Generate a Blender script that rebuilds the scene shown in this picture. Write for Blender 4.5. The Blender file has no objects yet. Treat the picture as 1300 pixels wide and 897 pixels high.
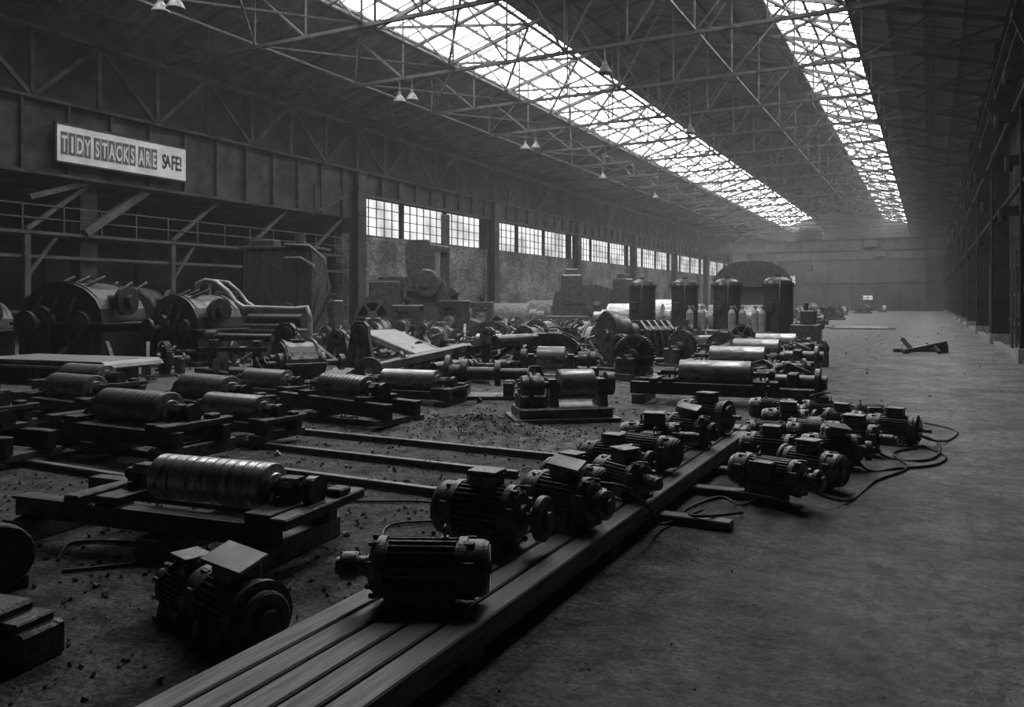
import bpy, math, random
from mathutils import Vector, Matrix, Euler
from mathutils import noise as mn
rnd = random.Random(11)
pi = math.pi
scene = bpy.context.scene
COL = scene.collection

# ------------------------------------------------------------------ materials
def mat(name, a, b, scale=6.0, rough=0.6, metal=0.0, bump=0.15, dust=0.0, dustc=0.2, detail=4, stretch=None, spec=0.5, lo=0.35, hi=0.65):
    m = bpy.data.materials.new(name); m.use_nodes = True
    nt = m.node_tree; N = nt.nodes; Lk = nt.links
    bs = N['Principled BSDF']
    tc = N.new('ShaderNodeTexCoord'); mp = N.new('ShaderNodeMapping')
    if stretch: mp.inputs['Scale'].default_value = stretch
    Lk.new(tc.outputs['Object'], mp.inputs['Vector'])
    nz = N.new('ShaderNodeTexNoise'); nz.inputs['Scale'].default_value = scale; nz.inputs['Detail'].default_value = detail
    nz.inputs['Roughness'].default_value = 0.65
    Lk.new(mp.outputs[0], nz.inputs['Vector'])
    cr = N.new('ShaderNodeValToRGB')
    cr.color_ramp.elements[0].position = lo; cr.color_ramp.elements[0].color = (a, a, a, 1)
    cr.color_ramp.elements[1].position = hi; cr.color_ramp.elements[1].color = (b, b, b, 1)
    Lk.new(nz.outputs['Fac'], cr.inputs[0])
    out = cr.outputs[0]
    if dust > 0:
        g = N.new('ShaderNodeNewGeometry'); sx = N.new('ShaderNodeSeparateXYZ')
        Lk.new(g.outputs['Normal'], sx.inputs[0])
        mr = N.new('ShaderNodeMapRange'); mr.inputs[1].default_value = 0.4; mr.inputs[2].default_value = 1.0
        mr.inputs[3].default_value = 0; mr.inputs[4].default_value = dust
        Lk.new(sx.outputs[2], mr.inputs[0])
        mu = N.new('ShaderNodeMath'); mu.operation = 'MULTIPLY'
        Lk.new(mr.outputs[0], mu.inputs[0])
        m2 = N.new('ShaderNodeMapRange'); m2.inputs[1].default_value = .65; m2.inputs[2].default_value = .4
        Lk.new(nz.outputs['Fac'], m2.inputs[0]); Lk.new(m2.outputs[0], mu.inputs[1])
        mx = N.new('ShaderNodeMix'); mx.data_type = 'RGBA'
        Lk.new(mu.outputs[0], mx.inputs[0]); Lk.new(out, mx.inputs[6]); mx.inputs[7].default_value = (dustc, dustc, dustc, 1)
        out = mx.outputs[2]
    Lk.new(out, bs.inputs['Base Color'])
    rr = N.new('ShaderNodeMapRange'); rr.inputs[1].default_value = .35; rr.inputs[2].default_value = .65
    rr.inputs[3].default_value = min(1, rough + .2); rr.inputs[4].default_value = max(.2, rough - .12)
    Lk.new(nz.outputs['Fac'], rr.inputs[0]); Lk.new(rr.outputs[0], bs.inputs['Roughness'])
    bs.inputs['Metallic'].default_value = metal
    bs.inputs['Specular IOR Level'].default_value = spec
    if bump > 0:
        bp = N.new('ShaderNodeBump'); bp.inputs['Strength'].default_value = bump; bp.inputs['Distance'].default_value = 0.02
        n3 = N.new('ShaderNodeTexNoise'); n3.inputs['Scale'].default_value = scale * 5; n3.inputs['Detail'].default_value = 3
        Lk.new(mp.outputs[0], n3.inputs['Vector'])
        Lk.new(n3.outputs['Fac'], bp.inputs['Height']); Lk.new(bp.outputs[0], bs.inputs['Normal'])
    return m

def glow(name, s0, s1, scale):
    m = bpy.data.materials.new(name); m.use_nodes = True
    nt = m.node_tree; N = nt.nodes; Lk = nt.links
    for n in list(N):
        if n.type == 'BSDF_PRINCIPLED': N.remove(n)
    e = N.new('ShaderNodeEmission'); tc = N.new('ShaderNodeTexCoord'); nz = N.new('ShaderNodeTexNoise')
    nz.inputs['Scale'].default_value = scale; nz.inputs['Detail'].default_value = 2
    mr = N.new('ShaderNodeMapRange'); mr.inputs[1].default_value = .35; mr.inputs[2].default_value = .6
    mr.inputs[3].default_value = s0; mr.inputs[4].default_value = s1
    Lk.new(tc.outputs['Object'], nz.inputs['Vector']); Lk.new(nz.outputs['Fac'], mr.inputs[0]); Lk.new(mr.outputs[0], e.inputs['Strength'])
    Lk.new(e.outputs[0], N['Material Output'].inputs['Surface'])
    return m

M_STEEL = mat('dark_oily_steel', .02, .12, 7, .38, .4, .3, .6, .22)
M_BLACK = mat('black_grease', .014, .06, 7, .40, .2, .28, .4, .14)
M_MOTOR = mat('motor_paint', .035, .16, 12, .34, .3, .25, .7, .32)  # dust on tops strengthened and base lightened so the fins look lit
M_ROLL = mat('worn_roller_steel', .07, .40, 3.5, .34, .4, .14, .3, .42, stretch=(1, 3, 3))
M_ROLLW = mat('bright_roller_steel', .12, .9, 9, .26, .5, .14, .4, .8, stretch=(2.5, .6, .6))
M_TIMBER = mat('oily_timber', .04, .14, 5, .5, 0, .3, .5, .2)
M_DECK = mat('deck_planks', .06, .2, 2.4, .42, 0, .2, .3, .2, stretch=(22, 1.0, 10))
M_RAIL = mat('rail_steel', .06, .22, 6, .36, .3, .2, .6, .34)
M_GIRD = mat('girder_paint', .014, .042, 1.2, .7, 0, .0)
M_CRANE = mat('hazed_crane_paint', .04, .08, 1.2, .7, 0, .0)  # paint lightened to imitate haze round the far crane; walkway and racks share it
M_TRUSS = mat('roof_truss_paint', .014, .035, 2.0, .7, 0, .0)
M_ROOF = mat('roof_sheeting', .03, .085, .8, .8, 0, .0, stretch=(.3, 2.5, 1))
M_WALLD = mat('dark_cladding', .007, .024, .7, .8, 0, .0)
M_WALLR = mat('near_black_cladding', .003, .008, .7, .85, 0, .0, spec=.1)  # near-black tone over the whole right wall
M_COLR = mat('near_black_column_paint', .008, .022, .9, .75, 0, .0, spec=.2)  # slightly lighter than the wall, for right-hand columns and runway beam
M_WALLE = mat('end_cladding', .018, .05, .35, .8, 0, .0)
M_RUB = mat('rubble_grit', .05, .22, 6, .9, 0, .0)
M_PALE = mat('pale_scrap', .4, .65, 6, .8, 0, .0)
M_PLATE = mat('dusty_plate', .10, .30, 2.5, .42, .25, .12, .5, .4)
M_TANK = mat('tank_paint', .010, .028, 2.5, .42, .1, .08)
M_BOTTLE = mat('gas_bottle_paint', .12, .24, 4, .45, 0, .0)
M_SIGN = mat('sign_board_paint', .62, .85, 1.2, .6, 0, .0)
M_LET = mat('sign_letter_paint', .015, .03, 3, .6, 0, 0)
M_LETG = mat('sign_tile_paint', .08, .13, 3, .6, 0, 0)
M_RUBBER = mat('cable_rubber', .015, .03, 8, .4, 0, 0)
M_LAMP = mat('lamp_enamel', .06, .12, 5, .5, 0, 0)
M_CONC = mat('concrete', .12, .22, 3, .8, 0, .1)
M_SKY = glow('skylight_glazing', 8.5, 15.5, .45)
M_WIN = glow('window_glazing', .5, 1.15, .5)
M_WINF = glow('far_window_glazing', .3, .6, .5)

def brick_mat():
    m = bpy.data.materials.new('brickwork'); m.use_nodes = True
    nt = m.node_tree; N = nt.nodes; Lk = nt.links; bs = N['Principled BSDF']
    tc = N.new('ShaderNodeTexCoord'); sp = N.new('ShaderNodeSeparateXYZ'); cb = N.new('ShaderNodeCombineXYZ')
    Lk.new(tc.outputs['Object'], sp.inputs[0]); Lk.new(sp.outputs[1], cb.inputs[0]); Lk.new(sp.outputs[2], cb.inputs[1])
    bk = N.new('ShaderNodeTexBrick'); bk.inputs['Scale'].default_value = 1.6
    bk.inputs['Color1'].default_value = (.09, .09, .09, 1); bk.inputs['Color2'].default_value = (.24, .24, .24, 1); bk.inputs['Mortar'].default_value = (.05, .05, .05, 1)
    Lk.new(cb.outputs[0], bk.inputs[0])
    nz = N.new('ShaderNodeTexNoise'); nz.inputs['Scale'].default_value = .5; nz.inputs['Detail'].default_value = 4
    Lk.new(tc.outputs['Object'], nz.inputs['Vector'])
    mr = N.new('ShaderNodeMapRange'); mr.inputs[1].default_value = .35; mr.inputs[2].default_value = .65; mr.inputs[3].default_value = .35; mr.inputs[4].default_value = 1.3
    Lk.new(nz.outputs['Fac'], mr.inputs[0])
    mx = N.new('ShaderNodeVectorMath'); mx.operation = 'SCALE'
    Lk.new(bk.outputs[0], mx.inputs[0]); Lk.new(mr.outputs[0], mx.inputs['Scale']); Lk.new(mx.outputs[0], bs.inputs['Base Color'])
    bs.inputs['Roughness'].default_value = .9
    return m
M_BRICK = brick_mat()

def floor_mat():
    m = bpy.data.materials.new('floor_concrete_and_dirt'); m.use_nodes = True
    nt = m.node_tree; N = nt.nodes; Lk = nt.links; bs = N['Principled BSDF']
    tc = N.new('ShaderNodeTexCoord')
    def noise(s, d=5, r=.6):
        n = N.new('ShaderNodeTexNoise'); n.inputs['Scale'].default_value = s; n.inputs['Detail'].default_value = d; n.inputs['Roughness'].default_value = r
        Lk.new(tc.outputs['Object'], n.inputs['Vector']); return n.outputs['Fac']
    def ramp(f, p0, c0, p1, c1):
        r = N.new('ShaderNodeValToRGB'); e = r.color_ramp.elements
        e[0].position = p0; e[0].color = (c0, c0, c0, 1); e[1].position = p1; e[1].color = (c1, c1, c1, 1)
        Lk.new(f, r.inputs[0]); return r.outputs[0]
    conc = ramp(noise(.7, 7, .72), .36, .07, .64, .36)
    fine = ramp(noise(9, 6, .75), .40, .45, .58, 1.0)
    spots = ramp(noise(2.6, 6, .7), .38, .45, .47, 1.0)
    bk = N.new('ShaderNodeTexBrick'); bk.inputs['Scale'].default_value = .9; bk.offset = .5
    bk.inputs['Mortar Size'].default_value = .012
    for k, c in (('Color1', .8), ('Color2', 1.0), ('Mortar', .5)): bk.inputs[k].default_value = (c, c, c, 1)
    Lk.new(tc.outputs['Object'], bk.inputs[0])
    def mul(a, b):
        x = N.new('ShaderNodeMix'); x.data_type = 'RGBA'; x.blend_type = 'MULTIPLY'; x.inputs[0].default_value = 1
        Lk.new(a, x.inputs[6]); Lk.new(b, x.inputs[7]); return x.outputs[2]
    # joints only show where the grime is worn off (patchy)
    jm = N.new('ShaderNodeMix'); jm.data_type = 'RGBA'; jm.inputs[6].default_value = (.9, .9, .9, 1)
    Lk.new(ramp(noise(.35, 3), .42, 0, .6, .8), jm.inputs[0]); Lk.new(bk.outputs[0], jm.inputs[7])
    c = mul(mul(mul(conc, fine), spots), jm.outputs[2])
    dirt = mul(ramp(noise(3.5, 8, .75), .40, .04, .62, .27), ramp(noise(34, 3), .38, .35, .6, 1.0))
    sp = N.new('ShaderNodeSeparateXYZ'); Lk.new(tc.outputs['Object'], sp.inputs[0])
    ns = N.new('ShaderNodeMath'); ns.operation = 'MULTIPLY_ADD'; Lk.new(noise(.8, 5), ns.inputs[0]); ns.inputs[1].default_value = 3.0; Lk.new(sp.outputs[0], ns.inputs[2])
    mr = N.new('ShaderNodeMapRange'); mr.inputs[1].default_value = -.3; mr.inputs[2].default_value = 1.5
    Lk.new(ns.outputs[0], mr.inputs[0])
    mx = N.new('ShaderNodeMix'); mx.data_type = 'RGBA'
    Lk.new(mr.outputs[0], mx.inputs[0]); Lk.new(dirt, mx.inputs[6]); Lk.new(c, mx.inputs[7]); Lk.new(mx.outputs[2], bs.inputs['Base Color'])
    rr = N.new('ShaderNodeMapRange'); rr.inputs[3].default_value = .85; rr.inputs[4].default_value = .55
    Lk.new(mr.outputs[0], rr.inputs[0]); Lk.new(rr.outputs[0], bs.inputs['Roughness'])
    bp = N.new('ShaderNodeBump'); bp.inputs['Distance'].default_value = .07
    bst = N.new('ShaderNodeMapRange'); bst.inputs[3].default_value = 1.0; bst.inputs[4].default_value = .5
    Lk.new(mr.outputs[0], bst.inputs[0]); Lk.new(bst.outputs[0], bp.inputs['Strength'])
    Lk.new(noise(9, 7, .7), bp.inputs['Height']); Lk.new(bp.outputs[0], bs.inputs['Normal'])
    return m
M_FLOOR = floor_mat()

# ------------------------------------------------------------------ mesh builder
class B:
    def __init__(s):
        s.v = []; s.f = []; s.m = []; s.s = []; s.T = Matrix.Identity(4)
    def add(s, vs, fs, m=0, sm=False):
        o = len(s.v); T = s.T
        s.v += [tuple(T @ Vector(p)) for p in vs]
        for f in fs:
            s.f.append(tuple(i + o for i in f)); s.m.append(m); s.s.append(sm)
    def box(s, c, d, rot=None, m=0, ch=0):
        hx, hy, hz = d[0] / 2, d[1] / 2, d[2] / 2
        R = Euler(rot).to_matrix() if rot else None
        c = Vector(c)
        if ch <= 0:
            vs = [Vector((x, y, z)) for x in (-hx, hx) for y in (-hy, hy) for z in (-hz, hz)]
            fs = [(0, 1, 3, 2), (4, 6, 7, 5), (0, 4, 5, 1), (2, 3, 7, 6), (0, 2, 6, 4), (1, 5, 7, 3)]
        else:
            vs = []; idx = {}
            for x in (-1, 1):
                for y in (-1, 1):
                    for z in (-1, 1):
                        for a in range(3):
                            p = [x * (hx - ch), y * (hy - ch), z * (hz - ch)]
                            p[a] = (x * hx, y * hy, z * hz)[a]
                            idx[(x, y, z, a)] = len(vs); vs.append(Vector(p))
            fs = []
            cyc = [(-1, -1), (1, -1), (1, 1), (-1, 1)]
            for a in range(3):
                for sg in (-1, 1):
                    q = []
                    for (i, j) in cyc:
                        k = [0, 0, 0]; k[a] = sg; k[(a + 1) % 3] = i; k[(a + 2) % 3] = j
                        q.append(idx[(k[0], k[1], k[2], a)])
                    if sg < 0: q.reverse()
                    fs.append(tuple(q))
            for a in range(3):
                b_, c_ = (a + 1) % 3, (a + 2) % 3
                for i in (-1, 1):
                    for j in (-1, 1):
                        def K(t, typ):
                            k = [0, 0, 0]; k[a] = t; k[b_] = i; k[c_] = j
                            return idx[(k[0], k[1], k[2], typ)]
                        q = [K(-1, b_), K(1, b_), K(1, c_), K(-1, c_)]
                        if i * j < 0: q.reverse()
                        fs.append(tuple(q))
            for x in (-1, 1):
                for y in (-1, 1):
                    for z in (-1, 1):
                        q = [idx[(x, y, z, 0)], idx[(x, y, z, 1)], idx[(x, y, z, 2)]]
                        if x * y * z < 0: q.reverse()
                        fs.append(tuple(q))
        if R: vs = [R @ v for v in vs]
        s.add([v + c for v in vs], fs, m)
    def bar(s, p0, p1, w, h=None, m=0):
        h = h or w
        p0 = Vector(p0); p1 = Vector(p1); d = p1 - p0; L = d.length
        if L < 1e-6: return
        q = d.to_track_quat('X', 'Z').to_matrix()
        vs = [q @ Vector((x, y, z)) + p0 for x in (0, L) for y in (-w / 2, w / 2) for z in (-h / 2, h / 2)]
        s.add(vs, [(0, 1, 3, 2), (4, 6, 7, 5), (0, 4, 5, 1), (2, 3, 7, 6), (0, 2, 6, 4), (1, 5, 7, 3)], m)
    def ring(s, c, q, r, n):
        return [c + q @ Vector((0, r * math.cos(2 * pi * i / n), r * math.sin(2 * pi * i / n))) for i in range(n)]
    def lathe(s, p0, d, prof, n=20, m=0):
        p0 = Vector(p0); d = Vector(d).normalized(); q = d.to_track_quat('X', 'Z').to_matrix()
        for (t0, r0), (t1, r1) in zip(prof[:-1], prof[1:]):
            a = s.ring(p0 + d * t0, q, max(r0, 1e-4), n); b = s.ring(p0 + d * t1, q, max(r1, 1e-4), n)
            s.add(a + b, [(i, (i + 1) % n, n + (i + 1) % n, n + i) for i in range(n)], m, abs(t1 - t0) > 1e-5)
    def cyl(s, p0, p1, r, r1=None, n=18, m=0):
        p0 = Vector(p0); p1 = Vector(p1); L = (p1 - p0).length
        r1 = r if r1 is None else r1
        s.lathe(p0, p1 - p0, [(0, 0), (0, r), (L, r1), (L, 0)], n, m)
    def tube(s, pts, r, n=8, m=0, closed=False):
        pts = [Vector(p) for p in pts]; k = len(pts); vs = []
        for i, p in enumerate(pts):
            if closed: t = pts[(i + 1) % k] - pts[i - 1]
            else: t = pts[min(i + 1, k - 1)] - pts[max(i - 1, 0)]
            q = t.normalized().to_track_quat('X', 'Z').to_matrix()
            vs += s.ring(p, q, r, n)
        fs = []
        for i in range(k if closed else k - 1):
            a = i * n; b = ((i + 1) % k) * n
            fs += [(a + j, a + (j + 1) % n, b + (j + 1) % n, b + j) for j in range(n)]
        s.add(vs, fs, m, True)
    def ext(s, prof, p, u, v, th, m=0):
        p = Vector(p); u = Vector(u); v = Vector(v); w = u.cross(v).normalized() * (th / 2)
        n = len(prof)
        a = [p + u * x + v * y - w for x, y in prof]; b = [p + u * x + v * y + w for x, y in prof]
        s.add(a + b, [tuple(range(n - 1, -1, -1)), tuple(range(n, 2 * n))] + [(i, (i + 1) % n, n + (i + 1) % n, n + i) for i in range(n)], m)
    def mesh(s, name, mats):
        me = bpy.data.meshes.new(name); me.from_pydata(s.v, [], s.f)
        for x in mats: me.materials.append(x)
        me.polygons.foreach_set('material_index', s.m); me.polygons.foreach_set('use_smooth', s.s)
        me.update(); return me

def put(name, me, loc=(0, 0, 0), rz=0.0, tilt=(0, 0), sc=1.0, parent=None):
    o = bpy.data.objects.new(name, me); COL.objects.link(o)
    o.location = loc; o.rotation_euler = (tilt[0], tilt[1], rz); o.scale = (sc, sc, sc)
    if parent: o.parent = parent
    return o
D = math.radians

# ------------------------------------------------------------------ room shell
XL, XR, XM = -30.0, 3.0, -13.5
YN, YF = -12.0, 152.0
def zr(x): return 13.0 + 4.7 * (1 - abs(x - XM) / 16.5)
b = B(); b.box(((XL - 8 + XR + 2) / 2, 70, -.15), (XR - XL + 10, 168, .3)); put('floor', b.mesh('floor', [M_FLOOR]))
SK = [(-23.3, -18.4), (-6.9, -3.3)]; YS = 11.0
b = B()
def slab(x0, x1, y0, y1):
    for_ = [(x0, y0), (x1, y0), (x1, y1), (x0, y1)]
    vs = [(x, y, zr(x)) for x, y in for_] + [(x, y, zr(x) + .25) for x, y in for_]
    b.add(vs, [(3, 2, 1, 0), (4, 5, 6, 7), (0, 1, 5, 4), (1, 2, 6, 5), (2, 3, 7, 6), (3, 0, 4, 7)])
for x0, x1 in ((XL - .5, -23.3), (-18.4, XM), (XM, -6.9), (-3.3, XR + .5)): slab(x0, x1, YN, YF)
for x0, x1 in SK: slab(x0, x1, YN, YS)  # unseen roof closed over the skylight strips near the camera, darkens the foreground
put('ceiling', b.mesh('ceiling', [M_ROOF]))
for x0, x1 in SK:
    b = B(); y = YS
    while y < YF - .1:
        y2 = min(y + 12, YF)
        b.add([(x0, y, zr(x0) + .12), (x1, y, zr(x1) + .12), (x1, y2, zr(x1) + .12), (x0, y2, zr(x0) + .12)], [(3, 2, 1, 0)], 1)
        y = y2
    y = YS
    while y < YF:
        b.bar((x0, y, zr(x0) + .07), (x1, y, zr(x1) + .07), .05, .07); y += 1.3
    for k in range(1, 4):
        x = x0 + (x1 - x0) * k / 4; b.bar((x, YS, zr(x) + .03), (x, YF, zr(x) + .03), .12, .12)
    put('skylight', b.mesh('skylight', [M_TRUSS, M_SKY]))
# purlins
b = B(); x = XL + .8
while x < XR:
    insky = any(a < x < c for a, c in SK)
    if abs(x - XM) > .3 and not insky: b.bar((x, YN, zr(x) - .1), (x, YF, zr(x) - .1), .09, .16)
    x += 1.45
put('roof_purlins', b.mesh('roof_purlins', [M_TRUSS]))
# trusses
ZB = 12.05
tb = B()
xs = [XL + .1 + (XR - XL - .2) * i / 12 for i in range(13)]
for i in range(12):
    tb.bar((xs[i], 0, zr(xs[i]) - .28), (xs[i + 1], 0, zr(xs[i + 1]) - .28), .16, .2)
tb.bar((xs[0], 0, ZB), (xs[-1], 0, ZB), .16, .14)
for i in range(13):
    tb.bar((xs[i], 0, ZB), (xs[i], 0, zr(xs[i]) - .28), .07)
for i in range(6):
    j = 12 - i
    tb.bar((xs[i + 1], 0, ZB), (xs[i], 0, zr(xs[i]) - .28), .08); tb.bar((xs[j - 1], 0, ZB), (xs[j], 0, zr(xs[j]) - .28), .08)
tm = tb.mesh('roof_truss', [M_TRUSS])
TS = 16.3 / 2.5; ty = []
y = 37 - 7 * TS
while y < YF - 1: ty.append(y); y += TS
for y in ty: put('roof_truss', tm, (0, y, 0))
b = B()
for i in (2, 4, 6, 8, 10):
    b.bar((xs[i], YN, ZB + .15), (xs[i], YF, ZB + .15), .09)
for k in range(len(ty) - 1):
    for i, j in ((2, 4), (4, 2)):
        b.bar((xs[i], ty[k], ZB + .1), (xs[j], ty[k + 1], ZB + .1), .07)
    for (x0, x1) in SK:
        b.bar((x0, ty[k], zr(x0) - .25), (x1, ty[k + 1], zr(x1) - .25), .13)
        b.bar((x1, ty[k], zr(x1) - .25), (x0, ty[k + 1], zr(x0) - .25), .13)
        ym = (ty[k] + ty[k + 1]) / 2
        b.bar((x0, ym, zr(x0) - .2), (x1, ym, zr(x1) - .2), .12)
put('roof_wind_bracing', b.mesh('roof_wind_bracing', [M_TRUSS]))
# pendant lamps
lb = B()
lb.cyl((0, 0, 0), (0, 0, -.55), .02, n=6)
lb.lathe((0, 0, -.5), (0, 0, -1), [(0, 0), (0, .07), (.18, .09), (.3, .2), (.5, .3), (.52, .3), (.5, .27), (.32, .15)], 16)
lb.lathe((0, 0, -.8), (0, 0, -1), [(0, .05), (.1, .1), (.2, .08), (.26, 0)], 10)
lm = lb.mesh('pendant_lamp', [M_LAMP])
for k, y in enumerate(ty):
    if 10 < y < 75 and k % 2 == 0:
        put('pendant_lamp', lm, (-21.9, y, ZB - .06))
        if y < 45: put('pendant_lamp', lm, (-11.7, y, ZB - .06)); put('pendant_lamp', lm, (-21.2, y, ZB - .06))

# left wall
Y0 = 36.6
b = B()
b.box((-30.6, (Y0 + YF) / 2, 2.85), (.5, YF - Y0, 5.7), m=0)
b.box((-30.6, (Y0 + YF) / 2, 10.6), (.5, YF - Y0, 5.2), m=1)
cols = [37 + 16.3 * k for k in range(8)]
wins = []
for k in range(7):
    a = cols[k] + .55; L = (16.3 - 1.1 - .8) / 3
    for j in range(3):
        wins.append((a + j * (L + .4), L))
        if j < 2: b.box((-30.6, a + j * (L + .4) + L + .2, 6.85), (.5, .4, 2.3), m=1)
for c in cols: b.box((-30.6, c, 6.85), (.5, 1.1, 2.3), m=1)
b.box((-30.6, (YN + Y0) / 2, 9.8), (.5, Y0 - YN, 6.6), m=1)
b.box((-36.5, (YN + Y0) / 2, 3.3), (.5, Y0 - YN, 6.6), m=1)
b.box((-33.6, Y0, 3.3), (5.6, .4, 6.6), m=1)
b.box((-33.7, (YN + Y0) / 2, 6.75), (6.2, Y0 - YN, .3), m=1)
for k in range(20): b.box((-36.15, YN + 1 + k * 2.4, 3.3), (.2, .2, 6.5), m=1)
put('wall_left', b.mesh('wall_left', [M_BRICK, M_WALLD]))
for n, (a, L) in enumerate(wins):
    b = B(); x = -30.45
    b.add([(x - .05, a, 5.7), (x - .05, a + L, 5.7), (x - .05, a + L, 8), (x - .05, a, 8)], [(0, 1, 2, 3)], 1)
    for i in range(7):
        w = .1 if i in (0, 6) else .045
        b.bar((x, a + L * i / 6, 5.7), (x, a + L * i / 6, 8), w, .06)
    for i in range(5):
        w = .1 if i in (0, 4) else .045
        b.bar((x, a, 5.7 + 2.3 * i / 4), (x, a + L, 5.7 + 2.3 * i / 4), w, w)
    put('window_%d' % (n + 1), b.mesh('window', [M_GIRD, M_WIN]))
b = B(); gx = -29.75
b.box((gx, (Y0 + YF) / 2, 8.65), (.08, YF - Y0, 1.3))
b.box((gx, (YN + Y0) / 2, 7.9), (.08, Y0 - YN, 2.8))
for z, y0, y1 in ((9.3, YN, YF), (8.0, Y0, YF), (6.5, YN, Y0 - 3), (11.9, YN, YF)):
    b.box((gx + .1, (y0 + y1) / 2, z), (.5, y1 - y0, .12))
y = YN + .6
while y < YF:
    lo = 8.0 if y > Y0 - .5 else 6.5
    b.box((gx + .14, y, (lo + 9.3) / 2), (.22, .08, 9.3 - lo)); y += 1.81
LS = 16.3 / 6; y = 37 - 18 * LS; alt = 0
while y < YF - 3:
    b.bar((gx + .1, y, 9.35), (gx + .1, y, 11.9), .16)
    b.bar((gx + .1, y, 9.35 if alt else 11.9), (gx + .1, y + LS, 11.9 if alt else 9.35), .16)
    alt ^= 1; y += LS
b.ext([(0, 0), (-3.4, 0), (-3.4, -1.5), (-2.6, -1.35), (-1.6, -.8), (-.8, -.35), (0, -.2)], (gx, Y0 + .2, 8.05), (0, 1, 0), (0, 0, 1), .3)
b.bar((gx + .1, Y0 - 3.4, 6.5), (gx + .1, Y0 - .6, 7.75), .5, .12)
put('crane_runway_girder', b.mesh('crane_runway_girder', [M_GIRD]))
cb = B()
for dx in (-.3, .3): cb.box((dx, 0, 4.6), (.06, .75, 9.2))
cb.box((0, 0, 4.6), (.6, .05, 9.2)); cb.box((0, 0, .15), (1.0, .95, .3), m=1)
for z in (1.2, 2.6, 4, 5.4, 6.8, 8.2): cb.box((.34, 0, z), (.04, .7, .25))
cb.box((0, 0, 9.15), (.8, .8, .14))
cm = cb.mesh('steel_column', [M_GIRD, M_CONC])
for c in cols: put('steel_column', cm, (-29.55, c, 0))
for c in (4.4, 20.7): put('steel_column', cm, (-30.6, c, -2.6))
b = B()
b.box((-30.6, 13, 4.3), (1.5, 46, .12))
for x in (-29.9,):
    for z in (4.85, 5.35): b.bar((x, YN, z), (x, Y0 - .3, z), .05)
    y = YN + 1
    while y < Y0: b.bar((x, y, 4.3), (x, y, 5.35), .05); y += 1.6
for y in (8, 13.5, 18, 24.5, 29, 33.5):
    b.bar((-30, y, 0), (-30, y, 4.3), .22)
    b.bar((-30, y + 2.6, 6.45), (-30, y, 4.4), .16)
    b.bar((-30, y + 1.2, 4.25), (-30, y, 2.6), .12)
for z in (3.4, 1.3): b.bar((-30.1, YN, z), (-30.1, Y0 - .3, z), .12)
b.bar((-29.8, 20.2, 4.4), (-29.8, 23, 6.4), .3); b.bar((-29.8, 18, 5.6), (-29.8, 20.8, 6.6), .2)
put('maintenance_walkway', b.mesh('maintenance_walkway', [M_CRANE]))

# sign
b = B(); b.box((0, 0, 0), (.08, 5.95, 1.45), m=0, ch=.01)
for dy, sy, dz, sz in ((0, 6.05, .74, .07), (0, 6.05, -.74, .07), (2.99, .07, 0, 1.5), (-2.99, .07, 0, 1.5)): b.box((.01, dy, dz), (.14, sy, sz), m=1)
sign = put('safety_sign', b.mesh('safety_sign', [M_SIGN, M_GIRD]), (-29.25, 21.62, 7.72))
bb = B(); bb.bar((-.5, -2, 0), (-.03, -2, 0), .1); bb.bar((-.5, 2, 0), (-.03, 2, 0), .1)
put('sign_brackets', bb.mesh('sign_brackets', [M_GIRD]), (0, 0, 0), parent=sign)
def text(s, y, size, z=-.3, m=M_LET, sx=.72):
    cu = bpy.data.curves.new('lettering', 'FONT'); cu.body = s; cu.size = size; cu.extrude = .008; cu.offset = .02
    cu.align_x = 'CENTER'; cu.materials.append(m)
    o = bpy.data.objects.new('lettering', cu); COL.objects.link(o); o.parent = sign
    o.location = (.055, y, z); o.rotation_euler = (pi / 2, 0, pi / 2); o.scale = (sx, 1.0, 1)
yy = -2.8; tiles = B()
for ch in "TIDY STACKS ARE":
    if ch == ' ': yy += .1; continue
    w = .28
    tiles.box((.045, yy + w / 2, 0), (.012, w, .86)); text(ch, yy + w / 2, .84, z=-.3, m=M_SIGN, sx=.42 if ch != 'I' else .7); yy += w + .035
put('letter_tiles', tiles.mesh('letter_tiles', [M_LETG]), parent=sign)
text("S  FE!", 2.22, .86, z=-.3, sx=.52)
text("A", 2.0, .7, z=-.2, sx=.52)

# right wall and columns
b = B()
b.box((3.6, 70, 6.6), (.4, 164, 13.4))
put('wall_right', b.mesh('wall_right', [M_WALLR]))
rb = B()
for dy in (-.25, .25): rb.box((0, dy, 6), (.5, .05, 12))
rb.box((0, 0, 6), (.05, .5, 12)); rb.box((0, 0, .2), (.85, .95, .4), m=1)
for z in (2, 4, 6, 8, 10): rb.box((-.2, 0, z), (.08, .56, .35))
rb.box((-.1, 0, 9.6), (.9, .8, .2)); rb.bar((-.5, 0, 9.6), (-.2, 0, 8.8), .12)
rb.box((-.25, .3, 1.6), (.2, .45, .7)); rb.cyl((-.32, -.1, .4), (-.32, -.1, 7), .05, n=8)
for z, w_ in ((4.2, .5), (5.6, .35), (6.8, .6), (8.0, .4)): rb.box((-.25 - w_ / 2, .1, z), (w_, .3, .25)); rb.cyl((-.25 - w_, .1, z - .3), (-.25 - w_, .1, z + .1), .1, n=8)
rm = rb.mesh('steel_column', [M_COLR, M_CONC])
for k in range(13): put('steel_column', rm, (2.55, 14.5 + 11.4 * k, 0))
b = B()
b.box((2.75, 70, 10.2), (.3, 160, 1.1)); b.box((2.6, 70, 9.75), (.6, 160, .1)); b.box((2.6, 70, 10.75), (.6, 160, .1))
for k in range(60):
    b.box((2.55, -8 + k * 2.65, 10.2), (.15, .08, 1.1))
b.cyl((2.2, -10, 7.2), (2.2, 150, 7.2), .1, n=8); b.cyl((2.3, -10, 5.0), (2.3, 150, 5.0), .07, n=8)
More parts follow.
